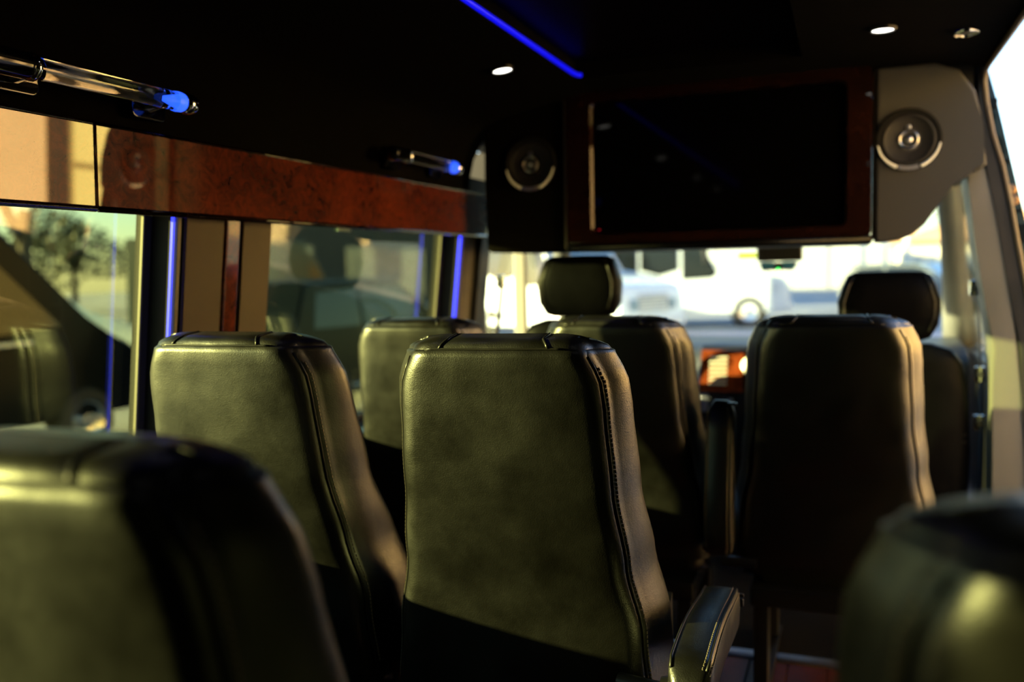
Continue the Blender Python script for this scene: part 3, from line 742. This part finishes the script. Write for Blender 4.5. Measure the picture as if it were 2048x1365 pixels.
# inside rear-view mirror with camera
mr = thing('rear_view_mirror', 'black rear-view mirror camera with blue panels and green light at the windshield', 'mirror', (-.30, 4.28, 1.27))
b = BM(); box(b, -.10, .10, -.02, .02, -.01, .075, .012); new('housing', b, BLACKP, mr, 30)
b = BM(); prism(b, [(-.09, -.015), (.08, -.015), (.06, -.05), (-.075, -.05)], 'y', -.022, .02, .005); new('camera_body', b, BLACKP, mr, 30)
for x0, x1 in ((-.078, -.022), (.012, .066)):
    b = BM(); box(b, x0, x1, -.026, -.018, -.044, -.012, .002); new('blue_panel', b, mat('blue_reflective_panel', (.05, .20, .40), .2, coat=1.), mr)
b = BM(); lathe(b, [(.006, 0), (.005, .003), (0, .004)], rot_to((0, -1, 0), (-.005, -.024, -.047)), 12); new('green_light', b, mat('green_led', (.0, .3, .05), .4, emit=(.02, 1, .12), estr=4), mr, 60)
b = BM(); tube(b, [(0, .0, .06), (0, .04, .16), (0, .07, .30)], .012, 10); new('mount_arm', b, BLACKP, mr, 180)
# seat belts at the pillars
def belt(pts, label, anchors):
    t = thing('seat_belt', label, 'seat belt', (0, 0, 0))
    b = BM(); tube(b, pts, .024, 8, True, (1, .12)); new('webbing', b, RUBBER, t, 60)
    for p in anchors:
        b = BM(); box(b, p[0]-.018, p[0]+.018, p[1]-.012, p[1]+.012, p[2]-.028, p[2]+.028, .006); new('anchor', b, CHROME, t, 40)
        b = BM(); tube(b, [(p[0], p[1]-.012, p[2]), (p[0], p[1]-.022, p[2])], .009, 10); new('bolt', b, STEEL, t, 60)
    return t
belt([(.41, 3.49, 1.20), (.425, 3.50, 1.0), (.43, 3.50, .80), (.43, 3.50, .60), (.43, 3.50, .40)], 'black seat belt with chrome anchors on the right door pillar', [(.405, 3.48, 1.15), (.425, 3.48, .85), (.425, 3.48, .68)])
belt([(-1.375, 3.565, 1.22), (-1.40, 3.57, 1.05), (-1.43, 3.57, .85), (-1.45, 3.57, .6)], 'black seat belt with grey anchor on the left pillar behind the driver', [(-1.38, 3.55, 1.20)])
b = BM(); box(b, .468, .50, 3.55, 3.62, .30, .92, .01); tag(new('door_handle_panel', b, SLATE, smooth=30), 'slate grey grip panel on the front passenger door', 'panel')

# ------------------------------------------------------------------ outside
G = -.60
b = BM(); box(b, -90, 90, -60, 140, G-.3, G); struct(new('ground', b, mat('asphalt', (.36, .36, .36), .9, vary=.25, vscale=.6, bump=.3, bscale=40)), 'grey asphalt parking lot outside')
def wheel(parent, x, y, r, w_, side):
    b = BM(); M = rot_to((0, side, 0), (x, y, r))
    lathe(b, [(r*.62, -w_*.5), (r*.95, -w_*.5), (r, -w_*.3), (r, w_*.3), (r*.95, w_*.5), (r*.62, w_*.5)], M, 28); t = new('tyre', b, TYRE, parent, 40)
    b = BM(); lathe(b, [(r*.64, w_*.35), (r*.60, w_*.52), (r*.50, w_*.42), (r*.22, w_*.36), (r*.20, w_*.5), (0, w_*.52)], M, 24); new('rim', b, RIM, t, 40)
    b = BM(); lathe(b, [(r*1.16, w_*.02), (r*1.16, w_*.12), (0, w_*.12)], M, 24); new('wheel_arch', b, BLACKM, t)
def vehicle(name, label, cat, loc, rz, body, width, paint, wheels, r, glasses, extras=(), group=None, narrow=.06):
    """body: side outline (length, height); glasses: list of (outline, material) set proud on both sides"""
    t = thing(name, label, cat, loc, rz, group)
    b = BM(); prism(b, body, 'y', -width/2, width/2, .05, 3)
    zm = max(p[1] for p in body)
    for v in b.verts:
        k = max(0, (v.co.z - zm*.5)/(zm*.5)); v.co.y *= 1 - narrow*k
    new('body', b, paint, t, 35)
    for out, m in glasses:
        for sg in (-1, 1):
            b = BM(); prism(b, out, 'y', sg*(width/2-.03), sg*(width/2+.006))
            for v in b.verts:
                k = max(0, (v.co.z - zm*.5)/(zm*.5)); v.co.y *= 1 - narrow*k
            new('side_window', b, m, t)
    for x in wheels:
        for sg in (-1, 1): wheel(t, x, sg*(width/2-.11), r, .24, sg)
    for nm, m, (x0, x1, y0, y1, z0, z1), bev in extras:
        b = BM(); box(b, x0, x1, y0, y1, z0, z1, bev); new(nm, b, m, t, 35)
    return t
def quad_panel(t, name, m, pts, th=.02):
    """flat pane given by four corner points, thickened along its normal"""
    p = [Vector(c) for c in pts]; n = (p[1]-p[0]).cross(p[2]-p[0]).normalized()*th
    b = BM(); v = [b.verts.new(c) for c in p] + [b.verts.new(c+n) for c in p]
    for f in ((0,1,2,3), (7,6,5,4), (0,4,5,1), (1,5,6,2), (2,6,7,3), (3,7,4,0)): b.faces.new([v[i] for i in f])
    return new(name, b, m, t)
# white motor coaches with bonnets
def coach(label, loc, rz, glass_front, rear=-6.5):
    body = [(rear, .55), (rear, 3.3), (.55, 3.3), (.62, 2.65), (1.05, 2.55), (1.55, 1.72), (2.6, 1.60), (3.25, 1.42), (3.38, 1.15), (3.42, .75), (3.35, .48), (2.7, .45), (rear+.8, .45)]
    gl = [([(-3.3, 1.62), (-3.3, 2.7), (-1.0, 2.7), (-1.0, 1.62)], DARKGLASS), ([(-.92, 1.72), (-.92, 2.62), (.22, 2.62), (.22, 1.72), (-.35, 1.55)], DARKGLASS),
          ([(.32, 1.42), (.32, 2.45), (.92, 2.45), (1.36, 1.62), (1.2, 1.46)], DARKGLASS)]
    t = vehicle('motor_coach', label, 'truck', loc, rz, body, 2.4, PAINT_WHITE, (2.25, rear+1.3), .46, gl[1:] if rear > -4 else gl, (), 'white bonneted coaches in the lot', .03)
    quad_panel(t, 'windshield', glass_front, [(1.06, -1.02, 2.52), (1.06, 1.02, 2.52), (1.56, 1.08, 1.78), (1.56, -1.08, 1.78)], .03)
    for k in range(6):
        b = BM(); box(b, 3.39, 3.44, -.55, .55, .80+.075*k, .835+.075*k, .005); new('grille_slat', b, mat('grille_grey', (.25, .28, .30), .4), t)
    for sg in (-1, 1):
        b = BM(); box(b, 3.28, 3.43, sg*.72-.16, sg*.72+.16, .85, 1.12, .03); new('headlight', b, SKYGLASS, t)
        for k in range(5):
            b = BM(); box(b, 2.86, 3.12, sg*1.17-.03, sg*1.17+.04, 1.02+.06*k, 1.05+.06*k); new('side_vent', b, mat('vent_grey', (.42, .47, .5), .4), t)
        b = BM(); prism(b, [(-.9, .62), (-.9, .88), (.05, .62)], 'y', sg*1.19, sg*1.212); new('side_graphic', b, DARKGLASS, t)
        b = BM(); prism(b, [(-1.6, 1.12), (-1.1, 1.42), (-.75, 1.38), (-.45, 1.22), (-.85, 1.14), (-1.2, 1.02)], 'y', sg*1.19, sg*1.209); new('side_graphic', b, mat('grey_graphic', (.40, .43, .45), .4), t)
        b = BM(); tube(b, [(.95, sg*1.22, 1.9), (1.02, sg*1.45, 1.95), (1.02, sg*1.46, 2.35)], [.03, .05, .10], 8); new('wing_mirror', b, BLACKP, t, 60)
    b = BM(); box(b, 3.30, 3.50, -1.15, 1.15, .45, .72, .05); new('bumper', b, PAINT_WHITE, t, 35)
    return t
coach('white bonneted coach with black side windows parked side-on beyond the windshield', (-5.13, 28.1, G), R(6), SKYGLASS)
coach('white truck with grille at the left of the windshield, seen at an angle', (-7.3, 21.9, G), R(-25), SKYGLASS, -2.6)
# cars
SUV = [(-2.3, .45), (-2.38, .9), (-2.25, 1.15), (-1.9, 1.75), (.35, 1.78), (.75, 1.65), (1.35, 1.18), (2.15, 1.05), (2.38, .85), (2.4, .45)]
SUVG = [([(-1.85, 1.2), (-1.7, 1.62), (-.75, 1.66), (-.75, 1.18)], DARKGLASS), ([(-.68, 1.18), (-.68, 1.66), (.3, 1.66), (.62, 1.55), (1.0, 1.2)], DARKGLASS)]
def suv(label, loc, rz, paint):
    t = vehicle('parked_car', label, 'car', loc, rz, SUV, 1.9, paint, (1.5, -1.45), .36, SUVG, [('headlight', SKYGLASS, (2.18, 2.42, .5, .88, .78, .95), .03), ('headlight', SKYGLASS, (2.18, 2.42, -.88, -.5, .78, .95), .03), ('bumper', BLACKP, (2.25, 2.46, -.9, .9, .42, .65), .04), ('grille', BLACKM, (2.36, 2.43, -.45, .45, .70, .95), .02)], 'parked cars in the lot', .14)
    quad_panel(t, 'windshield', DARKGLASS, [(.74, -.72, 1.62), (.74, .72, 1.62), (1.33, .84, 1.21), (1.33, -.84, 1.21)], .02)
    return t
suv('dark car half hidden behind the white coach, far right of the windshield', (2.15, 34.5, G), R(-25), PAINT_DARK)
suv('black car parked outside the second side window', (-6.85, 11.0, G), R(90), PAINT_BLACK)
suv('silver car behind the black van outside the first window', (-14.2, 11.6, G), R(90), PAINT_SILVER)
VAN = [(-2.9, .45), (-2.95, 1.2), (-2.85, 2.40), (-2.7, 2.52), (.55, 2.50), (.85, 2.38), (1.75, 1.42), (2.35, 1.15), (2.62, .95), (2.70, .5), (2.6, .4)]
VANG = [([(-2.6, 1.4), (-2.6, 2.1), (-1.2, 2.1), (-1.2, 1.4)], DARKGLASS), ([(-1.1, 1.4), (-1.1, 2.1), (.1, 2.1), (.1, 1.4)], DARKGLASS), ([(.2, 1.3), (.2, 2.05), (.75, 2.05), (1.45, 1.38)], DARKGLASS)]
def van(label, loc, rz, paint):
    t = vehicle('parked_van', label, 'van', loc, rz, VAN, 1.98, paint, (1.72, -1.7), .36, VANG, [('headlight', SKYGLASS, (2.36, 2.62, .55, .96, .84, 1.08), .04), ('headlight', SKYGLASS, (2.36, 2.62, -.96, -.55, .84, 1.08), .04), ('bumper', BLACKP, (2.5, 2.76, -.95, .95, .40, .68), .05), ('grille', BLACKM, (2.6, 2.68, -.5, .5, .72, .98), .02), ('sill_strip', PAINT_SILVER, (-1.2, 1.1, -1.0, -.985, 1.22, 1.26), .004)], 'parked vans in the lot', .10)
    quad_panel(t, 'windshield', DARKGLASS, [(.88, -.78, 2.34), (.88, .78, 2.34), (1.72, .92, 1.47), (1.72, -.92, 1.47)], .02)
    return t
van('black van with silver wheel close outside the first side window', (-8.5, 5.5, G), R(90), PAINT_BLACK)
# box truck further back, dark
t = vehicle('box_truck', 'tall dark teal box truck beyond the first side window', 'truck', (-17.0, 22.6, G), R(90), [(-3.6, .6), (-3.6, 2.9), (1.5, 2.9), (1.52, 2.5), (2.0, 2.4), (2.6, 1.5), (3.3, 1.3), (3.4, .6)], 2.4, PAINT_TEAL, (2.5, -2.4), .48, [([(1.6, 1.5), (1.6, 2.25), (1.95, 2.25), (2.45, 1.5)], DARKGLASS)], [('bumper', BLACKP, (3.3, 3.5, -1.1, 1.1, .5, .8), .04)])

# tan building on the right, lit by the low sun
TAN = mat('tan_stucco', (.80, .53, .31), .9, vary=.12, vscale=.8, bump=.4, bscale=12)
bl = thing('tan_building', 'tan stucco building standing to the right of the van', 'building', (9.5, 0, G))
BROWN = mat('brown_trim', (.05, .028, .016), .7)
b = BM(); box(b, 0, 8, -14, 13.2, 0, 5.4); new('wall', b, TAN, bl)
b = BM(); box(b, -.25, 8.2, -14.2, 13.4, 5.4, 5.75, .04); new('roof_edge', b, BROWN, bl)
for y, w_ in ((-9, .5), (-6, .5), (-3, .5), (0, .5), (3, .5), (6, .5), (9.3, .85), (11.2, .36), (12.75, .4)):
    b = BM(); box(b, -.12, .02, y, y+w_, 0, 5.4, .02); new('pilaster', b, BROWN, bl)
for y in (-8, -5, -2, 1, 4, 7.2, 11.6):
    b = BM(); box(b, -.08, .02, y, y+1.1, 1.0, 5.0, .02); w_ = new('window', b, mat('yellow_frame', (.30, .21, .08), .6), bl)
    for a in (0, 1):
        for k in (0, 1):
            b = BM(); box(b, -.10, -.06, y+.06+a*.50, y+.54+a*.50, 1.1+k*1.95, 2.95+k*1.95); new('pane', b, mat('yellow_reflection', (.80, .66, .27), .5), w_)  # yellowish window reflection painted into the panes
bl2 = thing('tan_reflector', 'unseen tan block added ahead on the right to bounce light into the van', 'building', (9.5, 0, G))  # added out of view to throw tan light onto the seat bolsters
b = BM(); box(b, 0, 7, 17.2, 22.5, 0, 5.4); new('wall', b, TAN, bl2)
b = BM(); box(b, -.25, 7.2, 17.0, 22.7, 5.4, 5.75, .04); new('roof_edge', b, BROWN, bl2)
for y in (18.5, 21.):
    b = BM(); box(b, -.08, .02, y, y+1.0, 0, 2.3, .02); new('door', b, BROWN, bl2)
dw = thing('sky_blocker', 'dark brown warehouse added to block the sky beyond the second side window', 'building', (-24, 0, G))  # added to keep bright sky out of the second window
b = BM(); box(b, -4, 0, 31, 53, 0, 7.5); new('wall', b, mat('dark_brown_cladding', (.03, .026, .022), .8), dw)
b = BM(); box(b, -4.3, .3, 30.7, 53.3, 7.5, 7.9, .04); new('roof_edge', b, BLACKM, dw)
for y in (34, 40, 46):
    b = BM(); box(b, -.05, .06, y, y+3, 0, 3.2, .02); new('loading_door', b, PAINT_DARK, dw)
# low building and hedge ahead on the right
lb = thing('low_house', 'cream low house with pale roof far ahead on the right', 'building', (6.5, 62, G))
b = BM(); box(b, -3.4, 7.5, 0, 8, 0, 3.1); new('wall', b, mat('cream_wall', (.75, .68, .52), .9), lb)
b = BM(); prism(b, [(-4.2, 3.0), (8.2, 3.0), (2.0, 5.2)], 'y', -.6, 8.5); new('roof', b, mat('orange_roof', (.55, .34, .20), .9), lb)
for k in range(5):
    b = BM(); box(b, -2.8+k*2.1, -1.6+k*2.1, -.06, .05, 1.0, 2.2, .02); w_ = new('window', b, PAINT_WHITE, lb)
    b = BM(); box(b, -2.7+k*2.1, -1.7+k*2.1, -.08, -.05, 1.1, 2.1); new('pane', b, SKYGLASS, w_)
wb = thing('white_warehouse', 'bright white warehouse far behind the trucks', 'building', (-9, 72, G))
b = BM(); box(b, -16, 13.5, 0, 10, 0, 5.0); new('wall', b, mat('pale_cladding', (.34, .36, .36), .8), wb)
b = BM(); box(b, -16.3, 13.8, -.3, 10, 5.0, 5.5); new('roof_edge', b, PAINT_SILVER, wb)
for k in range(6):
    b = BM(); box(b, -14+k*4.6, -11+k*4.6, -.1, .05, 0, 3.4); new('loading_door', b, PAINT_SILVER, wb)
for k, x in enumerate((.6, 1.55, 2.5)):
    b = BM(); tube(b, [(x, 46, G), (x, 46, G+6.5)], .12, 10); o = new('flag_pole', b, PAINT_WHITE, smooth=180)
    tag(o, ['white pole beyond the coach, leftmost of three', 'white pole beyond the coach, middle of three', 'white pole beyond the coach, rightmost of three'][k], 'pole', 'white poles beyond the coach')
# trees and hedges
def leafball(bm, c, rx, ry, rz_, n, s, rnd):
    for _ in range(n):
        while True:
            p = Vector((rnd.uniform(-1, 1), rnd.uniform(-1, 1), rnd.uniform(-1, 1)))
            if p.length < 1: break
        p = p.normalized()*p.length**.45
        q = Vector(c) + Vector((p.x*rx, p.y*ry, p.z*rz_)); a = Vector((rnd.gauss(0, 1), rnd.gauss(0, 1), rnd.gauss(0, 1))).normalized()
        u = a.orthogonal().normalized()*s*rnd.uniform(.6, 1.2); v = a.cross(u).normalized()*s*rnd.uniform(.6, 1.2)
        bm.faces.new([bm.verts.new(q+d) for d in (u, v*.6, -u, -v*.6)])
LEAF = mat('leaf_green', (.030, .042, .010), .6, vary=.5, vscale=3)
LEAF_Y = mat('leaf_yellow', (.16, .13, .04), .6, vary=.4, vscale=3)
BARK = mat('bark', (.06, .045, .03), .9)
def tree(label, loc, h, crown, n, m, seed, bare=False):
    rnd = random.Random(seed); t = thing('tree', label, 'tree', loc, 0, 'trees round the lot')
    b = BM(); tube(b, [(0, 0, 0), (.1, 0, h*.25), (0, .1, h*.5)], [h*.035, h*.028, h*.02], 8)
    def branch(p, d, L, r, dep):
        q = p + d*L*.5 + Vector((rnd.uniform(-.05, .05), rnd.uniform(-.05, .05), 0))*L; e = p + d*L
        tube(b, [p, q, e], [r, r*.75, r*.5], 5, False)
        if dep:
            for _ in range(3):
                nd = (d + Vector((rnd.gauss(0, .5), rnd.gauss(0, .5), rnd.gauss(.15, .3)))).normalized(); branch(p.lerp(e, rnd.uniform(.5, 1)), nd, L*.65, r*.5, dep-1)
    for k in range(7):
        a = rnd.uniform(0, 6.28); branch(Vector((0, 0, h*rnd.uniform(.3, .5))), Vector((math.cos(a)*.6, math.sin(a)*.6, 1)).normalized(), h*.34, h*.012, 3 if bare else 1)
    new('trunk', b, BARK, t, 180)
    if n:
        b = BM()
        for k in range(9):
            a = rnd.uniform(0, 6.28); rr = crown*rnd.uniform(.15, .6)
            leafball(b, (math.cos(a)*rr, math.sin(a)*rr, h*rnd.uniform(.4, .85)), crown*.55, crown*.55, h*.2, n//9, .16, rnd)
        f = new('foliage', b, m, t, keep=True); f['kind'] = 'stuff'
    return t
tree('bare branched tree outside the first side window', (-29, 25.3, G), 9, 3.5, 500, LEAF, 3, True)
tree('leafy tree at the far left edge of the first side window', (-40, 29, G), 6.5, 3.4, 3000, LEAF, 5)
tree('round green tree behind the silver car', (-40, 38, G), 5.4, 3.4, 3000, LEAF, 6)
tree('darker green tree beside the box truck', (-49, 34, G), 7, 3.6, 3000, LEAF, 8)
tree('yellow leafed tree behind the cream house', (8.5, 82, G), 9.5, 4, 2600, LEAF_Y, 11)
tree('yellow leafed tree right of the cream house', (20.5, 72, G), 8.5, 4.5, 2600, LEAF_Y, 12)
hd = thing('clipped_hedge', 'clipped green hedge ahead on the right near the windshield pillar', 'hedge', (5.9, 44, G))
b = BM(); rnd = random.Random(4)
for k in range(7): leafball(b, (-1.2+k*.8, 0, .75), .7, .7, .8, 420, .09, rnd)
f = new('foliage', b, LEAF, hd, keep=True); f['kind'] = 'stuff'
b = BM()
for k in range(7): tube(b, [(-1.2+k*.8, 0, 0), (-1.2+k*.8, .05, .8)], .04, 6)
new('stem', b, BARK, hd)
